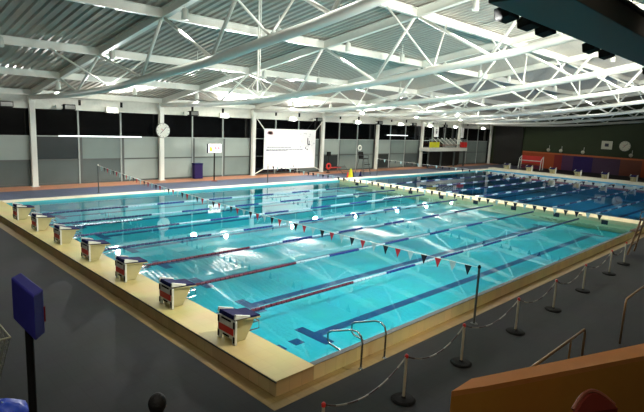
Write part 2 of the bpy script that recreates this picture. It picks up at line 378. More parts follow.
# ================================================================ OBJECTS
# starting blocks
def make_block(far=False):
    t = thing('starting_block', '', 'starting block', (0, 0, 0))
    KH = mat('block_cream', (176, 168, 122), .5)
    MB().prism([(-.3, -.2, 0), (-.02, -.2, 0), (.16, -.2, .3), (.2, -.2, .42), (-.3, -.2, .48)], (0, .4, 0)).build('pedestal', KH, t, bevel=.02)
    MB().prism([(-.3, -.25, .50), (.3, -.25, .45), (.3, -.25, .49), (-.3, -.25, .55)], (0, .5, 0)).build('platform', NAVY, t, bevel=.01)
    MB().prism([(-.3, -.26, .47), (.31, -.26, .42), (.31, -.26, .448), (-.3, -.26, .498)], (0, .52, 0)).build('platform_edge', KH, t)
    rp = MB().box(-.36, -.31, -.31, .31, .1, .5).box(-.36, -.31, -.31, -.2, 0, .1).box(-.36, -.31, .2, .31, 0, .1).build('rear_panel', WHITE, t, bevel=.008)
    MB().box(-.375, -.36, -.25, .25, .19, .33).build('red_plate', RED, rp, bevel=.004)
    for s in (-1, 1):
        MB().box(-.374, -.36, s*.27-.022, s*.27+.022, .34, .48).build('black_bracket', BLACK, rp)
        MB().box(-.374, -.36, s*.27-.022, s*.27+.022, .04, .17).build('black_bracket', BLACK, rp)
    MB().box(-.374, -.36, -.16, .16, .45, .485).build('black_slot', BLACK, rp)
    np_ = MB().box(-.374, -.36, -.14, .14, .345, .42).build('number_plate', WHITE, rp)
    MB().box(-.374, -.36, -.1, .1, .12, .15).build('lower_slot', BLACK, rp)
    MB().prism([(-.36, -.27, .52), (-.02, -.27, .51), (-.02, -.27, .53), (-.34, -.27, .60)], (0, .54, 0)).build('foot_rest', NAVY, t)
    for s in (-1, 1):
        MB().prism([(-.37, s*.29-.02, .54), (-.0, s*.29-.02, .52), (-.0, s*.29-.02, .545), (-.35, s*.29-.02, .64)], (0, .04, 0)).build('white_rail', WHITE, t)
    MB().tube([(.16, -.14, .30), (.36, -.14, .30), (.36, -.14, .14), (.1, -.14, .14)], .014, 6).tube([(.16, .14, .30), (.36, .14, .30), (.36, .14, .14), (.1, .14, .14)], .014, 6).tube([(.36, -.14, .30), (.36, .14, .30)], .014, 6).build('grab_handle', CHROME, t)
    return t
blk = make_block()
BL = ['starting block nearest the camera with red plate, by the platform corner', 'second starting block from the near platform corner', 'third starting block from the near platform corner', 'fourth starting block from the near platform corner',
      'fifth starting block from the near platform corner', 'sixth starting block from the near platform corner', 'seventh starting block from the near platform corner, close to the far edge']
for k in range(7):
    o = blk if k == 0 else dup(blk)
    o.location = (-.3 if k else -.3, L0+1.25+2.5*k, .127); o['label'] = BL[k]; o['group'] = 'starting blocks along the near platform'
FL = ['far starting block %s' % s for s in ('closest to the spectator side of the end platform', 'second from the spectator side on the end platform', 'third from the spectator side on the end platform', 'fourth from the spectator side on the end platform', 'fifth from the spectator side on the end platform', 'sixth from the spectator side, near the white goal', 'seventh from the spectator side, left of the goal', 'nearest the window wall on the end platform')]
for k in range(8):
    o = dup(blk); o.rotation_euler = (0, 0, PI); o.location = (XE+.45, L0+1.25+2.5*k, .35); o['label'] = FL[k]; o['group'] = 'starting blocks at the far end'

# lane ropes
def rope_part(x0, x1, name, m, parent, r=.042):
    mb = MB(); n = max(2, int((x1-x0)/.16)); st = (x1-x0)/n; bm = mb.bm
    rings = []
    for i in range(n):
        a = x0+i*st
        for dx, rr in ((.0, .012), (.02, r), (st-.02, r), (st, .012)):
            rings.append((a+dx, rr))
    vr = [[bm.verts.new((xx, rr*math.cos(2*PI*k/8), rr*math.sin(2*PI*k/8))) for k in range(8)] for xx, rr in rings]
    for i in range(len(vr)-1):
        for k in range(8): bm.faces.new((vr[i][k], vr[i][(k+1) % 8], vr[i+1][(k+1) % 8], vr[i+1][k]))
    bm.faces.new(vr[0][::-1]); bm.faces.new(vr[-1])
    return mb.build(name, m, parent)
ORD = ['first', 'second', 'third', 'fourth', 'fifth', 'sixth', 'seventh']
def rope_near(first, m0, mend):
    t = thing('lane_rope', '', 'lane rope', (0, 0, 0), 0, 'lane ropes floating in the near pool')
    rope_part(.05, 4.6, 'dark_end_floats', m0, t)
    x = 4.6; w_ = True
    while x < 17.6:
        e = x+1.55
        rope_part(x, e, 'white_floats' if w_ else 'blue_floats', ROPEW if w_ else mend, t); x = e; w_ = not w_
    rope_part(x, B0-.02, 'dark_end_floats', ROPEB, t)
    return t
r1 = rope_near(True, BURG, ROPEM); r3 = rope_near(False, ROPEB, ROPEM)
for k in range(7):
    src = r1 if k < 3 else r3
    o = src if k in (0, 3) else dup(src)
    o.location = (0, L0+2.5*(k+1), .01); o['label'] = '%s lane rope from the near side in the bright pool, %s at the blocks' % (ORD[k], 'burgundy' if k < 3 else 'dark navy')
t = thing('lane_rope', '', 'lane rope', (0, 0, 0), 0, 'lane ropes floating in the far pool')
x = B1+.05; i = 0
while x < XE-.3:
    e = min(XE-.1, x+(.75 if i % 2 else 1.35)); rope_part(x, e, 'white_floats' if i % 2 else 'navy_floats', ROPEW if i % 2 else ROPEB, t, .05 if i % 2 else .04); x = e; i += 1
for k in range(7):
    o = t if k == 0 else dup(t)
    o.location = (0, L0+2.5*(k+1), .01); o['label'] = '%s lane rope from the near side in the dark pool beyond the bulkhead' % ORD[k]

# backstroke flags
def flag_line(name, label, a, b, sag, sp, cols, base_z, poles):
    t = thing(name, label, 'flag line', (a[0], a[1], base_z), 0, 'pennant lines across the pools')
    A, Bv = Vector(a), Vector(b); L = (Bv-A).length; o0 = Vector((a[0], a[1], base_z))
    def P(s): v = A+(Bv-A)*s; v = v-Vector((0, 0, sag*4*s*(1-s))); return v-o0
    MB().tube([P(i/30) for i in range(31)], .008, 5).build('cord', WHITE, t)
    n = int(L/sp); i = 1
    while i < n:
        s = (i-.3)/n; q = P(s); m = cols[i % len(cols)]
        MB().prism([q+Vector((0, -.1, 0)), q+Vector((0, .1, 0)), q+Vector((.0, 0, -.26))], (.008, 0, 0)).build('pennant', m, t)
        i += 1
    return t
def flag_pole(x, y, z0, z1, label, m=None):
    p_ = thing('flag_pole', label, 'pole', (x, y, z0), 0, 'poles holding the pennant lines')
    MB().tube([(0, 0, 0), (0, 0, z1-z0)], .028, 10).build('pole', m or FRAME, p_)
    MB().lathe([(.09, 0), (.09, .02), (.04, .03)], n=12).build('foot', FRAME, p_)
    MB().lathe([(.035, z1-z0-.03), (.045, z1-z0), (.02, z1-z0+.05)], n=10).build('cap', WHITE if m is None and y > 5 else BLACK, p_)
PB = mat('black_pennant', (20, 22, 40), .6); PR = mat('red_pennant', (190, 40, 52), .6); PW = mat('white_pennant', (170, 205, 210), .6)
flag_line('pennant_line', 'string of red, black and white pennants five metres from the blocks', (4.97, -1.03, 1.27), (5.6, 23.9, 1.47), .22, .43, [PR, PB, PW], ZD, None)
flag_pole(4.97, -1.03, ZD, 1.28, 'thin dark pole holding the nearer pennant line on the near deck')
flag_pole(5.6, 23.9, ZD, 1.48, 'thin pole holding the nearer pennant line on the blue far deck')
flag_line('pennant_line', 'string of dark pennants hanging in front of the bulkhead', (17.4, -.3, 1.2), (17.4, 22.6, 1.25), .06, .46, [PB, PB, PW], ZD, None)
flag_pole(17.4, 22.6, ZD, 1.26, 'thin pole on the far deck just before the bulkhead')
flag_line('pennant_line', 'string of dark pennants over the farther dark pool', (30.4, -.9, 1.5), (30.4, 22.8, 1.5), .1, .6, [PB, PB, PW], ZD, None)
flag_pole(30.4, 22.8, ZD, 1.5, 'thin pole on the far deck beyond the bulkhead')
flag_pole(30.4, -.9, ZD, 1.5, 'thin pole on the spectator side of the dark pool')

# pool stair handrails
for i, (x, lb) in enumerate(((1.02, 'bent steel pool handrail nearer the platform corner'), (1.76, 'bent steel pool handrail farther from the platform corner'))):
    t = thing('pool_handrail', lb, 'handrail', (x, -.76, ZD), 0, 'pair of steel pool handrails')
    pts = [(0, 0, 0), (0, .0, .55), (0, .04, .67), (0, .14, .73), (0, .3, .71), (0, .85, .50), (0, .93, .44), (0, .93, .28), (0, .86, .22), (0, .5, .17), (0, .48, .13), (0, .47, .0)]
    MB().tube(pts, .021, 8).build('rail', CHROME, t, smooth=True)
    MB().lathe([(.05, 0), (.05, .012), (.025, .02)], n=12).build('floor_flange', CHROME, t)
    MB().lathe([(.05, 0), (.05, .012), (.025, .02)], c=(0, .47, 0), n=12).build('floor_flange', CHROME, t)
for y in (19.9,):
    pass

# barrier posts and chain
PX = [(-1.45, -2.15), (.73, -2.0), (2.8, -1.93), (5.31, -1.93), (7.64, -1.92), (10.11, -1.86), (12.95, -1.78), (14.95, -1.7)]
PL = ['barrier post with red cap at the bottom edge, nearest the camera', 'barrier post beside the platform corner and pool handrails', 'barrier post between the handrails and the dark flag pole', 'barrier post just right of the dark flag pole', 'fifth barrier post along the near deck', 'sixth barrier post along the near deck',
      'seventh barrier post, in the dim part of the near deck', 'barrier post farthest along the near deck']
def make_post():
    t = thing('barrier_post', '', 'barrier post', (0, 0, 0), 0, 'barrier posts along the near deck')
    MB().lathe([(.2, 0), (.22, .02), (.19, .045), (.05, .06), (.03, .08)], n=20).build('base', BLACK, t, smooth=False)
    MB().tube([(0, 0, .05), (0, 0, .8)], .024, 10).build('pole', mat('post_white', (176, 170, 150), .5), t)
    MB().lathe([(.025, .79), (.032, .8), (.032, .84), (.018, .86)], n=12).build('cap', RED, t)
    return t
pp = make_post()
for i, (x, y) in enumerate(PX):
    o = pp if i == 0 else dup(pp)
    o.location = (x, y, ZD); o['label'] = PL[i]
CW = mat('chain_white', (140, 136, 124), .5)
for i in range(len(PX)-1):
    (xa, ya), (xb, yb) = PX[i], PX[i+1]
    t = thing('barrier_chain', 'sagging red and white chain between the %s barrier posts' % ['two nearest', 'corner and next', 'pair either side of the flag pole', 'fourth and fifth', 'fifth and sixth', 'sixth and seventh', 'two farthest'][i], 'chain', (xa, ya, ZD+.82), 0, 'chain spans of the barrier')
    sag = .28; N = 8
    def P(s): return Vector(((xb-xa)*s, (yb-ya)*s, -sag*4*s*(1-s)))
    for j in range(N):
        a_, b_ = j/N, (j+1)/N
        MB().tube([P(a_+(b_-a_)*q/3) for q in range(4)], .013, 5).build('chain_section', CW if j % 2 else mat('chain_dark', (60, 34, 30), .5), t)

# pace clock, clocks and signs
def clock(name, label, loc, rz, r, m=WHITE, dim=False):
    t = thing(name, label, 'clock', loc, rz)
    M = Matrix.Rotation(PI/2, 4, 'X')
    MB().lathe([(r, 0), (r, .06), (r-.02, .08)], n=32, M=M).build('case', FRAME, t)
    MB().lathe([(r-.025, .08), (r-.025, .085)], n=32, M=M).build('dial', m, t)
    tk = MB()
    for k in range(12):
        a_ = 2*PI*k/12
        tk.box(-.012*r/.4, .012*r/.4, -.095, -.085, r*.78, r*.9, Matrix.Rotation(a_, 4, 'Y'))
    tk.build('tick_marks', INKD, t)
    for a_, l_, c_ in ((.75, .7, INKD), (-2.35, .55, INKD), (-.9, .35, RED)):
        MB().box(-.018, .018, -.105, -.097, -.02, r*l_, Matrix.Rotation(a_, 4, 'Y')).build('hand', c_, t)
    return t
clock('pace_clock', 'round white pace clock high on the second column', (11.82, W-.6, 3.47), 0, .54)
clock('wall_clock', 'round pale clock on the green end wall', (XW-.02, 11.24, 3.35), -PI/2, .62, mat('clock_dim', (200, 200, 180), .6))
t = thing('wall_board', 'square pale board with dark centre on the green end wall', 'board', (XW-.02, 13.23, 3.35), -PI/2)
MB().box(-.6, .6, -.06, 0, -.5, .5).build('panel', mat('clock_dim', (200, 200, 180), .6), t)
MB().box(-.22, .22, -.075, -.06, -.18, .2).build('dark_centre', INKD, t)
# hanging sign on a post with flags of writing
t = thing('post_sign', 'small white sign with red writing on a tall dark post by the windows', 'sign', (15.05, 26.1, ZD))
MB().tube([(0, 0, 0), (0, 0, 2.2)], .05, 8).build('post', BLACK, t)
MB().lathe([(.22, 0), (.22, .03), (.06, .06)], n=16).build('foot', mat('rust_foot', (130, 60, 40), .6), t)
p_ = MB().box(-.55, .58, -.05, .05, 2.14, 2.78).build('board', mat('sign_lit', (250, 240, 240), .5, emit=(255, 240, 240), estr=.5), t)
MB().box(-.6, -.55, -.06, .06, 2.12, 2.8).build('board_edge', INKD, t)
MB().prism([(-.45, -.06, 2.25), (-.22, -.06, 2.25), (-.22, -.06, 2.45), (-.33, -.06, 2.66), (-.45, -.06, 2.5)], (0, .01, 0)).build('yellow_mark', YELLOW, p_)
m = MB()
for i in range(5): m.box(-.12+i*.13, -.04+i*.13, -.062, -.05, 2.38, 2.6 if i % 2 else 2.54)
m.build('red_lettering', PINK, p_)
# purple panel bin
t = thing('purple_bin', 'purple upright bin standing against the windows', 'bin', (14.75, 27.95, ZD))
MB().box(-.35, .35, -.2, .2, 0, 1.1).build('body', PURPLE, t, bevel=.02)
MB().box(-.37, .37, -.22, .22, 1.1, 1.2).build('lid', NAVY, t, bevel=.02)
# banner
t = thing('banner', 'big white banner with grey text lines strapped between two columns', 'banner', (24.2, W-.62, .32))
MB().box(-3.05, 3.05, -.02, .02, 0, 3.5).build('sheet', BANNERM, t)
m = MB()
for z, a_, b_ in ((1.87, -2.7, .1), (1.66, -2.8, 1.5), (1.6, -2.8, -.4), (1.25, -2.7, .9), (.98, -2.7, .3), (.62, -2.7, -.6), (.42, -2.7, -.9)):
    x = a_; hh = .07 if z in (1.87, 1.66, 1.6) else .025
    while x < b_:
        l_ = random.uniform(.12, .4); m.box(x, min(x+l_, b_), -.026, -.02, z, z+hh); x += l_+.07
m.build('text_lines', INK, t)
m = MB().box(2.0, 2.1, -.026, -.02, 2.2, 2.75).box(2.05, 2.35, -.026, -.02, 2.1, 2.2).box(2.2, 2.28, -.026, -.02, 2.2, 2.5).box(1.75, 1.85, -.026, -.02, 1.75, 1.9).box(1.95, 2.1, -.026, -.02, 1.65, 1.75)
m.box(.35, .43, -.026, -.02, .1, .28)
m.build('dark_drawing', INKD, t)
m = MB()
for i in range(26):
    x, z = random.uniform(1.0, 2.8), random.uniform(1.6, 3.2); m.box(x, x+random.uniform(.04, .18), -.025, -.02, z, z+.03)
m.build('faint_drawing', INK, t)
MB().lathe([(.33, .02), (.33, .025), (.26, .025), (.26, .02)], n=24, M=Matrix.Translation((-2.4, 0, 3.15)) @ Matrix.Rotation(PI/2, 4, 'X') @ Matrix.Scale(.5, 4, (0, 1, 0))).build('oval_emblem', mat('pale_red_ink', (220, 170, 175), .6), t)
for sx in (-1, 1):
    xo = -3.98 if sx < 0 else 4.05
    MB().tube([(sx*3.05, 0, 3.45), (xo, 0, 4.45)], .04, 6).build('strap', WHITE, t)
    MB().tube([(sx*3.05, 0, .05), (xo, 0, -.35)], .04, 6).build('strap', WHITE, t)
# added glowing bars imitating a lamp's reflection in the window glass
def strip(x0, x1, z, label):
    t = thing('lamp_reflection', label, 'glass reflection', (x0, W-.16, z), 0, 'lamp reflections built as bars along the window rail')
    MB().box(0, x1-x0, 0, .1, 0, .08).build('housing', RAILM, t)  # backing of the reflection bar, not a lamp housing
    MB().tube([(0, -.03, .04), (x1-x0, -.03, .04)], .03, 8).build('tube', REFLG, t)  # glow standing in for the reflected lamp
strip(4.9, 10.4, 2.92, 'lamp reflection in the glass, built as a slim glowing bar left of the clock')
strip(38.6, 42.4, 3.45, 'lamp reflection in the glass, built as a slim glowing bar near the balcony')
# wall floodlights (lit) and dark fittings
LLB = ['left edge of the window wall', 'left of the clock column', 'right of the clock column', 'above the big banner', 'above the far lifeguard chair', 'left of the balcony', 'over the left half of the balcony', 'over the right half of the balcony', 'beside the last column before the green wall']
for i, x in enumerate(LAMP_X):
    t = thing('floodlight', 'lit white floodlight on the eaves beam, %s' % LLB[i], 'floodlight', (x, 27.75, 4.72), 0, 'lit floodlights along the eaves beam')
    MB().box(-.42, .42, .05, .3, -.16, .22).build('housing', WHITE, t, bevel=.03)
    MB().lathe([(.0, -.12), (.2, -.09), (.27, .0), (.27, .04)], n=20).build('glowing_lens', LAMPG, t, smooth=True)
    MB().tube([(0, .2, .1), (0, .62, .1)], .03, 6).build('bracket', BLACK, t)
for i, x in enumerate((1.9, 5.37, 14.22, 27.39, 36.4, 42.6, 49.2)):
    t = thing('spotlight', 'dark unlit spotlight box on the eaves beam, %s' % ['left of the first full column', 'right of the first full column', 'right of the clock', 'right end of the banner', 'beyond the far lifeguard chair', 'just left of the balcony', 'above the balcony middle'][i], 'spotlight', (x, 27.75, 4.78), 0, 'dark spotlight boxes along the eaves beam')
    MB().prism([(-.36, -.25, -.12), (-.36, .2, -.2), (-.36, .25, .12), (-.36, -.18, .2)], (.72, 0, 0)).build('housing', BLACK, t, bevel=.02)
    MB().box(-.3, .3, -.27, -.22, -.1, .14).build('lens', mat('grey_glass', (120, 124, 120), .15), t)
    MB().tube([(-.6, .1, .02), (-.6, .62, .02)], .03, 8).box(-.75, -.36, -.05, .15, -.1, .1).build('ballast_box', WHITE, t)
i = 0
for x in [k*2.75-2 for k in range(22)]:
    if min(abs(x-c) for c in CX) < .6: continue
    o = MB().box(x-.06, x+.06, W-.24, W-.14, 4.95, 5.3).build('beam_clip', BLACK); struct(o)
# gantry fittings
for i, (x, y) in enumerate(((3.7, -1.8), (4.7, -1.8), (5.6, -1.8), (8.6, -1.8), (9.9, -1.8), (14.5, -1.8), (22.0, -1.8))):
    t = thing('gantry_spotlight', 'black spotlight hanging under the dark gantry, %s' % ['leftmost at its end', 'second from its left end', 'third from its left end', 'fourth along, over the near pool', 'fifth along', 'sixth along, farther down', 'seventh, far down the hall'][i], 'spotlight', (x, y, 6.9), 0, 'black spotlights under the gantry')
    MB().prism([(-.24, -.1, -.12), (-.24, .2, -.2), (-.24, .24, .02), (-.24, -.04, .08)], (.48, 0, 0)).build('housing', BLACK, t, bevel=.02)
    MB().tube([(0, 0, 0), (0, -.16, .1)], .03, 6).build('bracket', BLACK, t)
for i, (x, y, z) in enumerate(DOWN):  # cans for the added downlights over the water
    col = ['left of the first full truss', 'on the first full truss', 'between the first and clock trusses', 'on the clock column truss', 'between the clock and banner trusses', 'on the truss left of the banner', 'between the two banner trusses', 'on the truss right of the banner', 'on the truss beyond the bulkhead', 'on the truss left of the balcony'][i//4]
    t = thing('added_downlight', 'added round fill lamp %s, %s' % (col, ['on the spectator side', 'over the middle of the pool', 'towards the windows', 'nearest the window wall'][i % 4]), 'added_downlight', (x, y, z), 0, 'small round fill lamps added under the roof')
    MB().lathe([(.05, .3), (.11, .26), (.13, .0), (.13, -.1)], n=14).build('can', WHITE, t, smooth=True)
    MB().tube([(0, 0, .28), (0, 0, .52+(0 if (i//4) in (1, 3, 5, 7, 8, 9) else .5))], .015, 6).build('stem', STEEL, t)
# vertical pole hanging from the roof
t = thing('drop_pole', 'thin vertical white pole hanging from the roof above the blocks', 'pole', (5.2, 8.2, 5.5))
MB().tube([(0, 0, 0), (0, 0, 3.42)], .035, 8).tube([(.09, 0, .6), (.09, 0, 3.42)], .02, 8).build('pole', STEEL, t)
for a_ in range(4):
    MB().tube([(0, 0, .55), (.38*math.cos(a_*PI/2+.4), .38*math.sin(a_*PI/2+.4), .15), (.0, 0, -.02)], .015, 6).build('hoop', STEEL, t)

# lifeguard chairs
def guard_chair(name, label, loc, rz, m, seatm):
    t = thing(name, label, 'lifeguard chair', loc, rz)
    for sx in (-1, 1):
        for sy in (-1, 1):
            MB().tube([(sx*.5, sy*.55, 0), (sx*.3, sy*.3, 1.45)], .035, 8).build('leg', m, t)
    for z in (.4, .8, 1.15):
        k = 1-z/1.45*.42
        MB().tube([(-.5*k, -.55*k, z), (.5*k, -.55*k, z)], .03, 6).build('rung', m, t)
    MB().box(-.36, .36, -.34, .34, 1.45, 1.52).build('seat', seatm, t, bevel=.02)
    MB().prism([(-.36, .28, 1.5), (.36, .28, 1.5), (.34, .4, 2.1), (-.34, .4, 2.1)], (0, .05, 0)).build('backrest', seatm, t)
    for s in (-1, 1): MB().tube([(s*.36, .3, 1.8), (s*.36, -.3, 1.8), (s*.36, -.32, 1.5)], .025, 6).build('armrest', m, t)
    MB().box(-.3, .3, -.62, -.38, .95, 1.0).build('foot_rest', seatm, t)
guard_chair('lifeguard_chair', 'tall dark lifeguard chair on the far deck near the bulkhead', (31.2, 25.2, ZD), 0, FRAME, BLACK)
guard_chair('lifeguard_chair', 'tall dim lifeguard chair on the near deck at the right edge', (17.3, -1.9, ZD), PI, mat('rusty_frame', (120, 90, 60), .6), mat('brown_seat', (90, 66, 44), .6))
t = thing('rescue_steps', 'low dark set of steps beside the far lifeguard chair', 'steps', (29.4, 25.9, ZD))
for k in range(3):
    MB().box(-.5, .5, -.2+.28*k, .1+.28*k, .22*(k+1)-.04, .22*(k+1)).build('tread', FRAME, t)
for s in (-1, 1): MB().tube([(s*.5, -.3, 0), (s*.5, .6, .75), (s*.5, .6, 0)], .025, 6).build('side_rail', FRAME, t)
t = thing('rescue_float', 'white round rescue buoy on a bracket at the far lifeguard chair', 'buoy', (31.2, 25.75, 2.3))
pts = [(.22*math.cos(k*2*PI/16), 0, .22*math.sin(k*2*PI/16)) for k in range(17)]
MB().tube(pts, .06, 8, cap=False).build('ring', WHITE, t, smooth=True); MB().tube([(0, 0, -.22), (0, -.1, -.5)], .02, 6).build('bracket', FRAME, t)
# wet-floor sign
t = thing('floor_sign', 'yellow folding floor sign standing at the far end of the bulkhead', 'sign', (25.9, 22.0, ZD))
for s in (-1, 1):
    MB().prism([(-.19, s*.16, 0), (.19, s*.16, 0), (.09, s*.03, .9), (-.09, s*.03, .9)], (0, s*.02, 0)).build('leaf', YELLOW, t)
MB().tube([(-.08, 0, .9), (-.05, 0, .97), (.05, 0, .97), (.08, 0, .9)], .02, 6).build('handle', YELLOW, t)
# red bench + red things near column
t = thing('bench', 'low red bench against the windows right of the banner', 'bench', (29.6, 27.6, ZD))
MB().box(-.9, .9, -.2, .2, .4, .47).build('seat', RED, t, bevel=.01)
for s in (-1, 1):
    for r_ in (-1, 1): MB().tube([(s*.75, r_*.15, 0), (s*.75, r_*.15, .4)], .02, 6).build('leg', FRAME, t)
t = thing('lifebuoy', 'red lifebuoy on a stand right of the banner column', 'lifebuoy', (28.6, 27.3, ZD))
MB().tube([(0, .06, 0), (0, .06, 1.9)], .04, 8).build('post', BLACK, t); MB().lathe([(.2, 0), (.2, .03), (.05, .05)], c=(0, .06, 0), n=12).build('foot', BLACK, t)
pts = [(.26*math.cos(k*2*PI/16), 0, .62+.26*math.sin(k*2*PI/16)) for k in range(17)]
MB().tube(pts, .07, 8, cap=False).build('ring', RED, t, smooth=True)
MB().box(-.22, .22, -.02, .12, 1.6, 2.0).build('black_box', BLACK, t)
# low people-sized trestle bits : row of cones on the far border
for i, x in enumerate((27.3, 28.0, 29.0)):
    t = thing('traffic_cone', ['small dark cone by the far pool edge, left of the lifebuoy stand', 'small dark cone by the far pool edge, below the lifebuoy stand', 'small dark cone by the far pool edge, right of the lifebuoy stand'][i], 'cone', (x, 23.6, ZD), 0, 'small cones on the far deck')
    MB().lathe([(.12, .04), (.03, .5)], n=12).build('body', NAVY if i else RED, t); MB().box(-.17, .17, -.17, .17, 0, .04).build('base', BLACK, t)

# viewing balcony
t = thing('viewing_balcony', 'raised white viewing balcony with yellow and red rail panels', 'balcony', (44.3, 27.3, ZD))
L = 8.6
MB().box(0, L, -.8, .6, 1.95, 2.32).build('deck_slab', WHITE, t, bevel=.01)
for x in (.5, 3.2, 6.2, 8.6): MB().box(x-.08, x+.08, -.5, -.34, 0, 1.95).build('support', FRAME, t)
for x0, x1, mm, nm in ((0, 2.1, YELLOW, 'yellow_panel'), (6.9, 8.5, RED, 'red_panel')):
    MB().box(x0, x1, -.78, -.74, 2.4, 3.05).build(nm, mm, t)
MB().tube([(0, -.76, 3.35), (L, -.76, 3.35)], .03, 6).build('top_rail', RAILM, t)
MB().tube([(2.1, -.76, 2.7), (6.7, -.76, 2.7)], .05, 6).build('middle_rail', mat('brown_rail', (120, 80, 60), .6), t)
for k in range(13): x = k*L/12; MB().tube([(x, -.76, 2.3), (x, -.76, 3.35)], .025, 6).build('baluster', RAILM, t)
for k in range(7): x = 2.4+k*.95; MB().tube([(x, -.7, 2.7), (x-.45, .1, 3.5)], .035, 6).build('chair_arm', WHITE, t)
MB().box(1.9, 9.2, .6, .64, 0, 2.0).build('shade_sheet', mat('recess_dark', (26, 26, 22), .7), t)  # dark sheet standing in for the shade under the balcony
t = thing('hanging_sign', 'white hanging sign with a dark figure over the balcony', 'sign', (46.6, 27.2, 3.45))
MB().box(-.45, .45, -.03, .03, 0, 1.15).build('board', BANNERM, t)
MB().lathe([(.1, .03), (.1, .04)], n=12, M=Matrix.Translation((0, 0, .85)) @ Matrix.Rotation(PI/2, 4, 'X')).box(-.08, .08, -.045, -.03, .35, .72).box(-.2, .2, -.045, -.03, .55, .62).build('figure', INKD, t)
MB().tube([(0, 0, 1.15), (0, 0, 2.38)], .02, 6).build('hanger', FRAME, t)
t = thing('hanging_sign', 'plain white narrow sign hanging over the red balcony panel', 'sign', (52.6, 27.2, 3.4))
MB().box(-.3, .3, -.03, .03, 0, 1.3).build('board', BANNERM, t); MB().tube([(0, 0, 1.3), (0, 0, 2.48)], .02, 6).build('hanger', FRAME, t)
# water polo goal
t = thing('water_polo_goal', 'red-backed goal with white frame by the end wall', 'goal', (58.5, 20.6, ZD), -PI/2)
MB().box(-1.3, 1.3, .4, .44, .75, 1.7).build('red_net_back', RED, t)
for s in (-1, 1): MB().tube([(s*1.4, -.3, 0), (s*1.4, -.1, 1.3), (s*1.4, .5, 1.65), (s*1.4, .5, 0)], .05, 8).build('side_frame', WHITE, t)
MB().tube([(-1.4, -.15, 1.1), (1.4, -.15, 1.1)], .05, 8).build('crossbar', WHITE, t)
MB().box(-1.3, 1.3, .3, .36, .1, .55).build('dark_red_panel', BURG, t)
# small wall lamps on the end wall
for i, y in enumerate((20.2, 18.6, 15.9, 10.5)):
    t = thing('wall_fitting', 'small pale fitting on the green end wall, %s' % ['above the goal', 'above the red panel', 'above the purple panels', 'below the round clock'][i], 'wall fitting', (XW-.02, y, 2.3), -PI/2, 'small fittings on the end wall')
    MB().lathe([(.22, 0), (.18, .12), (.05, .2)], n=14, M=Matrix.Rotation(PI/2, 4, 'X')).build('cover', mat('clock_dim', (200, 200, 180), .6), t)
    MB().box(.1, .14, -.06, -.02, .1, .6).build('pipe', WHITE, t)
# near left: blue board on a pole
t = thing('notice_board', 'navy blue padded box board on a tall pole at the left', 'board', (-4.989, -1.736, ZD))
BZ = 3.020-ZD; BH = 0.408
MB().prism([(x, y, BZ-BH) for x, y in [(-0.064, 0.254), (-0.056, -0.389), (0.064, -0.254), (0.056, 0.389)]], (0, 0, BH)).build('box', mat('navy_padding', (40, 38, 120), .7, spec=.2), t, bevel=.015)
MB().prism([(0.064-.005, -0.254-.004, BZ-.3), (0.064+.008, -0.254-.004, BZ-.3), (0.064+.008, -0.254-.004, BZ-.16), (0.064-.005, -0.254-.004, BZ-.16)], (0, .012, 0)).build('red_label', mat('dim_red', (120, 20, 30), .5), t)
MB().tube([(0, .0, 0), (0, .0, BZ-BH+.02)], .035, 10).build('pole', BLACK, t)
MB().lathe([(.3, 0), (.3, .03), (.08, .07), (.04, .12)], n=20).build('base', BLACK, t)
# wire basket on wheels at left
t = thing('wire_basket', 'tapered wire mesh trolley basket cut by the left edge', 'basket', (-4.62, 3.2, ZD), .0)
m = MB()
def ring(z, k): return [(-k*.45, -k*.6, z), (k*.45, -k*.6, z), (k*.45, k*.6, z), (-k*.45, k*.6, z), (-k*.45, -k*.6, z)]
MB().tube(ring(.95, 1.0), .016, 6).build('rim', mat('wire_light', (175, 172, 140), .4), t)
for z in (.15, .3, .45, .6, .75, .85):
    m.tube(ring(z, .6+.4*z/.95), .006, 4)
for s in range(13):
    f_ = -1+2*s/12
    for (dx, dy) in ((f_, -1), (f_, 1), (-1, f_), (1, f_)):
        m.tube([(dx*.45*.66, dy*.6*.66, .15), (dx*.45, dy*.6, .95)], .006, 4)
m.build('wire_mesh', mat('wire_dim', (120, 122, 104), .5), t)
for sx in (-1, 1):
    for sy in (-1, 1):
        MB().tube([(sx*.25, sy*.35, .08), (sx*.29, sy*.39, .17)], .015, 6).lathe([(.05, -.02), (.05, .02)], n=12, M=Matrix.Translation((sx*.25, sy*.35, .05)) @ Matrix.Rotation(PI/2, 4, 'X')).build('wheel', BLACK, t)
# blue bag
t = thing('swim_bag', 'bright blue crumpled bag with pale stripes at the bottom left corner', 'bag', (-4.55, 1.62, ZD))
m = MB().lathe([(.3, 0), (.36, .08), (.34, .2), (.24, .3), (.08, .34)], n=20)
for v in m.bm.verts: v.co += Vector((math.sin(v.co.y*23)*.02, math.sin(v.co.x*19)*.02, math.sin(v.co.x*17+v.co.y*13)*.02))
m.build('body', BLUE, t, smooth=True)
for k in range(3):
    a0 = .5+k*.5
    MB().tube([(math.cos(a0)*.36*math.cos(s), math.sin(a0)*.36*math.cos(s), .34*math.sin(s)) for s in [j*PI/16 for j in range(9)]], .012, 5).build('stripe', ROPEW, t)

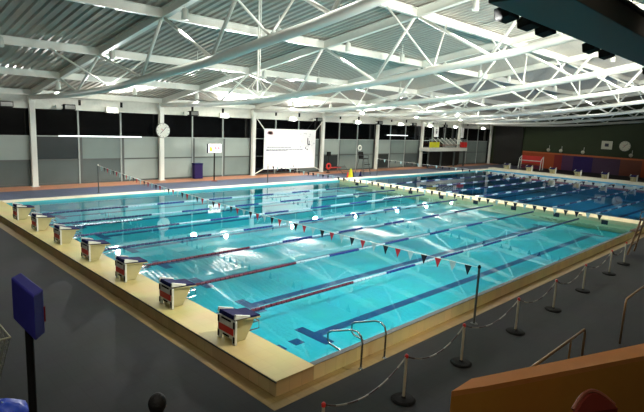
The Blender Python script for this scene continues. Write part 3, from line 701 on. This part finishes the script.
# person at the bottom edge (dark hair, dark clothes, back to the camera)
def person(loc, rz):
    t = thing('person', 'person with dark hair at the bottom edge, only the head showing', 'person', loc, rz)
    me = bpy.data.meshes.new('body')
    V = [(0, 0, .92), (0, .0, 1.12), (0, 0, 1.32), (0, 0, 1.40), (0, .01, 1.47), (0, .015, 1.56),
         (.17, 0, 1.34), (.22, .02, 1.08), (.21, -.08, .86), (.2, -.12, .78), (-.17, 0, 1.34), (-.22, .02, 1.08), (-.21, -.08, .86), (-.2, -.12, .78),
         (.09, 0, .86), (.1, -.01, .48), (.1, .02, .09), (.1, -.14, .03), (-.09, 0, .86), (-.1, -.01, .48), (-.1, .02, .09), (-.1, -.14, .03)]
    Ed = [(0, 1), (1, 2), (2, 3), (3, 4), (4, 5), (2, 6), (6, 7), (7, 8), (8, 9), (2, 10), (10, 11), (11, 12), (12, 13), (0, 14), (14, 15), (15, 16), (16, 17), (0, 18), (18, 19), (19, 20), (20, 21)]
    Rr = [.14, .13, .13, .06, .055, .06, .06, .045, .035, .03, .06, .045, .035, .03, .09, .06, .045, .035, .09, .06, .045, .035]
    me.from_pydata(V, Ed, []); o = bpy.data.objects.new('body', me); COL.objects.link(o); o.parent = t
    me.materials.append(CLOTH)
    sk = o.modifiers.new('skin', 'SKIN'); me.skin_vertices or me.attributes
    if not me.skin_vertices: bpy.context.view_layer.objects.active = o
    for i, sv in enumerate(me.skin_vertices[0].data): sv.radius = (Rr[i], Rr[i]*.8); sv.use_root = (i == 0)
    ss = o.modifiers.new('sub', 'SUBSURF'); ss.levels = 2; ss.render_levels = 2
    def ell(c, rx, ry, rz_, m, name, squash=0):
        mb = MB(); bmesh.ops.create_uvsphere(mb.bm, u_segments=20, v_segments=14, radius=1)
        for v in mb.bm.verts:
            x, y, z = v.co; k = 1-.18*max(0, -z)
            v.co = Vector((c[0]+x*rx*k, c[1]+y*ry*k, c[2]+z*rz_))
        return mb.build(name, m, t, smooth=True)
    hd = ell((0, 0, 1.55), .076, .095, .115, SKIN, 'head')
    for s in (-1, 1):
        MB().lathe([(.012, -.02), (.018, 0), (.012, .02)], c=(s*.078, .01, 1.545), n=8).build('ear', SKIN, hd)
        MB().lathe([(.006, -.006), (.011, 0), (.006, .006)], c=(s*.03, -.09, 1.56), n=8).build('eye', WHITE, hd)
    MB().prism([(-.014, -.088, 1.52), (.014, -.088, 1.52), (0, -.112, 1.525), (0, -.09, 1.56)], (0, .01, 0)).build('nose', SKIN, hd)
    MB().tube([(-.022, -.085, 1.492), (0, -.094, 1.49), (.022, -.085, 1.492)], .005, 5).build('mouth', PINK, hd)
    ell((0, .03, 1.57), .1, .105, .13, HAIR, 'hair')
    for s in (-1, 1):
        for k in range(4):
            MB().tube([(s*.2+(k-1.5)*.014, -.12, .80), (s*.2+(k-1.5)*.016, -.14, .74), (s*.2+(k-1.5)*.016, -.135, .70-.01*abs(k-1.5))], .008, 6).build('finger', SKIN, t)
person((-3.75, -1.78, ZD), math.radians(135))

# gallery parapet, floor, chair
A = [(-2.97, -4.93), (-2.67, -4.93), (-2.05, -5.17), (-.71, -5.68), (3.2, -7.2), (3.0, -7.4), (-.98, -5.78), (-1.99, -5.36), (-2.70, -5.06)]
o = MB().prism([(x, y, ZD) for x, y in A], (0, 0, 2.56-ZD)).build('gallery_parapet', PARAP); tag(o, None, None, kind='structure')
o = MB().prism([(x, y, 2.56) for x, y in A], (0, 0, .045)).build('parapet_cap', mat('parapet_cap', (216, 140, 72), .6)); struct(o)
o = MB().prism([(-2.9, -5.15, 1.58), (3.0, -7.5, 1.58), (3.0, YB, 1.58), (-2.9, YB, 1.58)], (0, 0, .15)).build('gallery_floor', DECK); struct(o)
t = thing('plastic_chair', 'dark red rounded plastic chair behind the ochre parapet', 'chair', (-2.42, -5.76, 1.73), math.radians(150))
m = MB()
N = 12
fr = [(-.18+.36*i/N, -.05*math.sin(PI*i/N), .9+.1*math.sin(PI*i/N)) for i in range(N+1)]
pts = [(-.17, 0, .5)]+fr+[(.17, 0, .5)]
m.prism(pts, (0, .035, 0)); m.build('backrest', mat('dim_red_chair', (110, 34, 22), .5), t)
MB().tube([(p[0], p[1], p[2]+.01) for p in fr], .014, 6).build('top_rim', mat('rim_pink', (150, 84, 66), .5), t)
MB().box(-.19, .19, -.4, .03, .44, .48).build('seat', MATS['dim_red_chair'], t, bevel=.02)
for sx in (-1, 1):
    for sy in (0, 1): MB().tube([(sx*.18, -.38*sy, 0), (sx*.16, -.36*sy, .45)], .014, 6).build('leg', CHROME, t)
t = thing('wall_plate', 'small dark green plate on the end of the ochre parapet', 'plate', (-2.72, -5.06, 2.28), math.radians(-25))
MB().box(-.06, .06, -.03, .0, -.06, .06).build('plate', mat('dark_green', (26, 44, 26), .5), t, bevel=.005); MB().lathe([(.01, 0), (.01, .008)], n=8, M=Matrix.Translation((0, -.03, 0)) @ Matrix.Rotation(PI/2, 4, 'X')).build('screw', CHROME, t)
# stair handrails on near deck
HR = mat('handrail_bronze', (150, 120, 86), .35, .6)
for i, (xa, xb, lb) in enumerate(((1.2, 3.95, 'dim steel stair handrail rising behind the ochre parapet'), (6.62, 9.6, 'dim steel handrail cut by the right edge of the photo'))):
    t = thing('stair_handrail', lb, 'handrail', (xa, -3.83, ZD))
    L = xb-xa; pts = [(0, 0, 0), (0, 0, 1.0), (.06, 0, 1.075), (L-.06, 0, 1.075), (L, 0, 1.0), (L, 0, 0)]
    MB().tube(pts, .024, 8).build('rail', HR, t, smooth=True)
    MB().tube([(L-.75, 0, 0), (L-.75, 0, 1.06)], .018, 8).build('middle_post', HR, t)
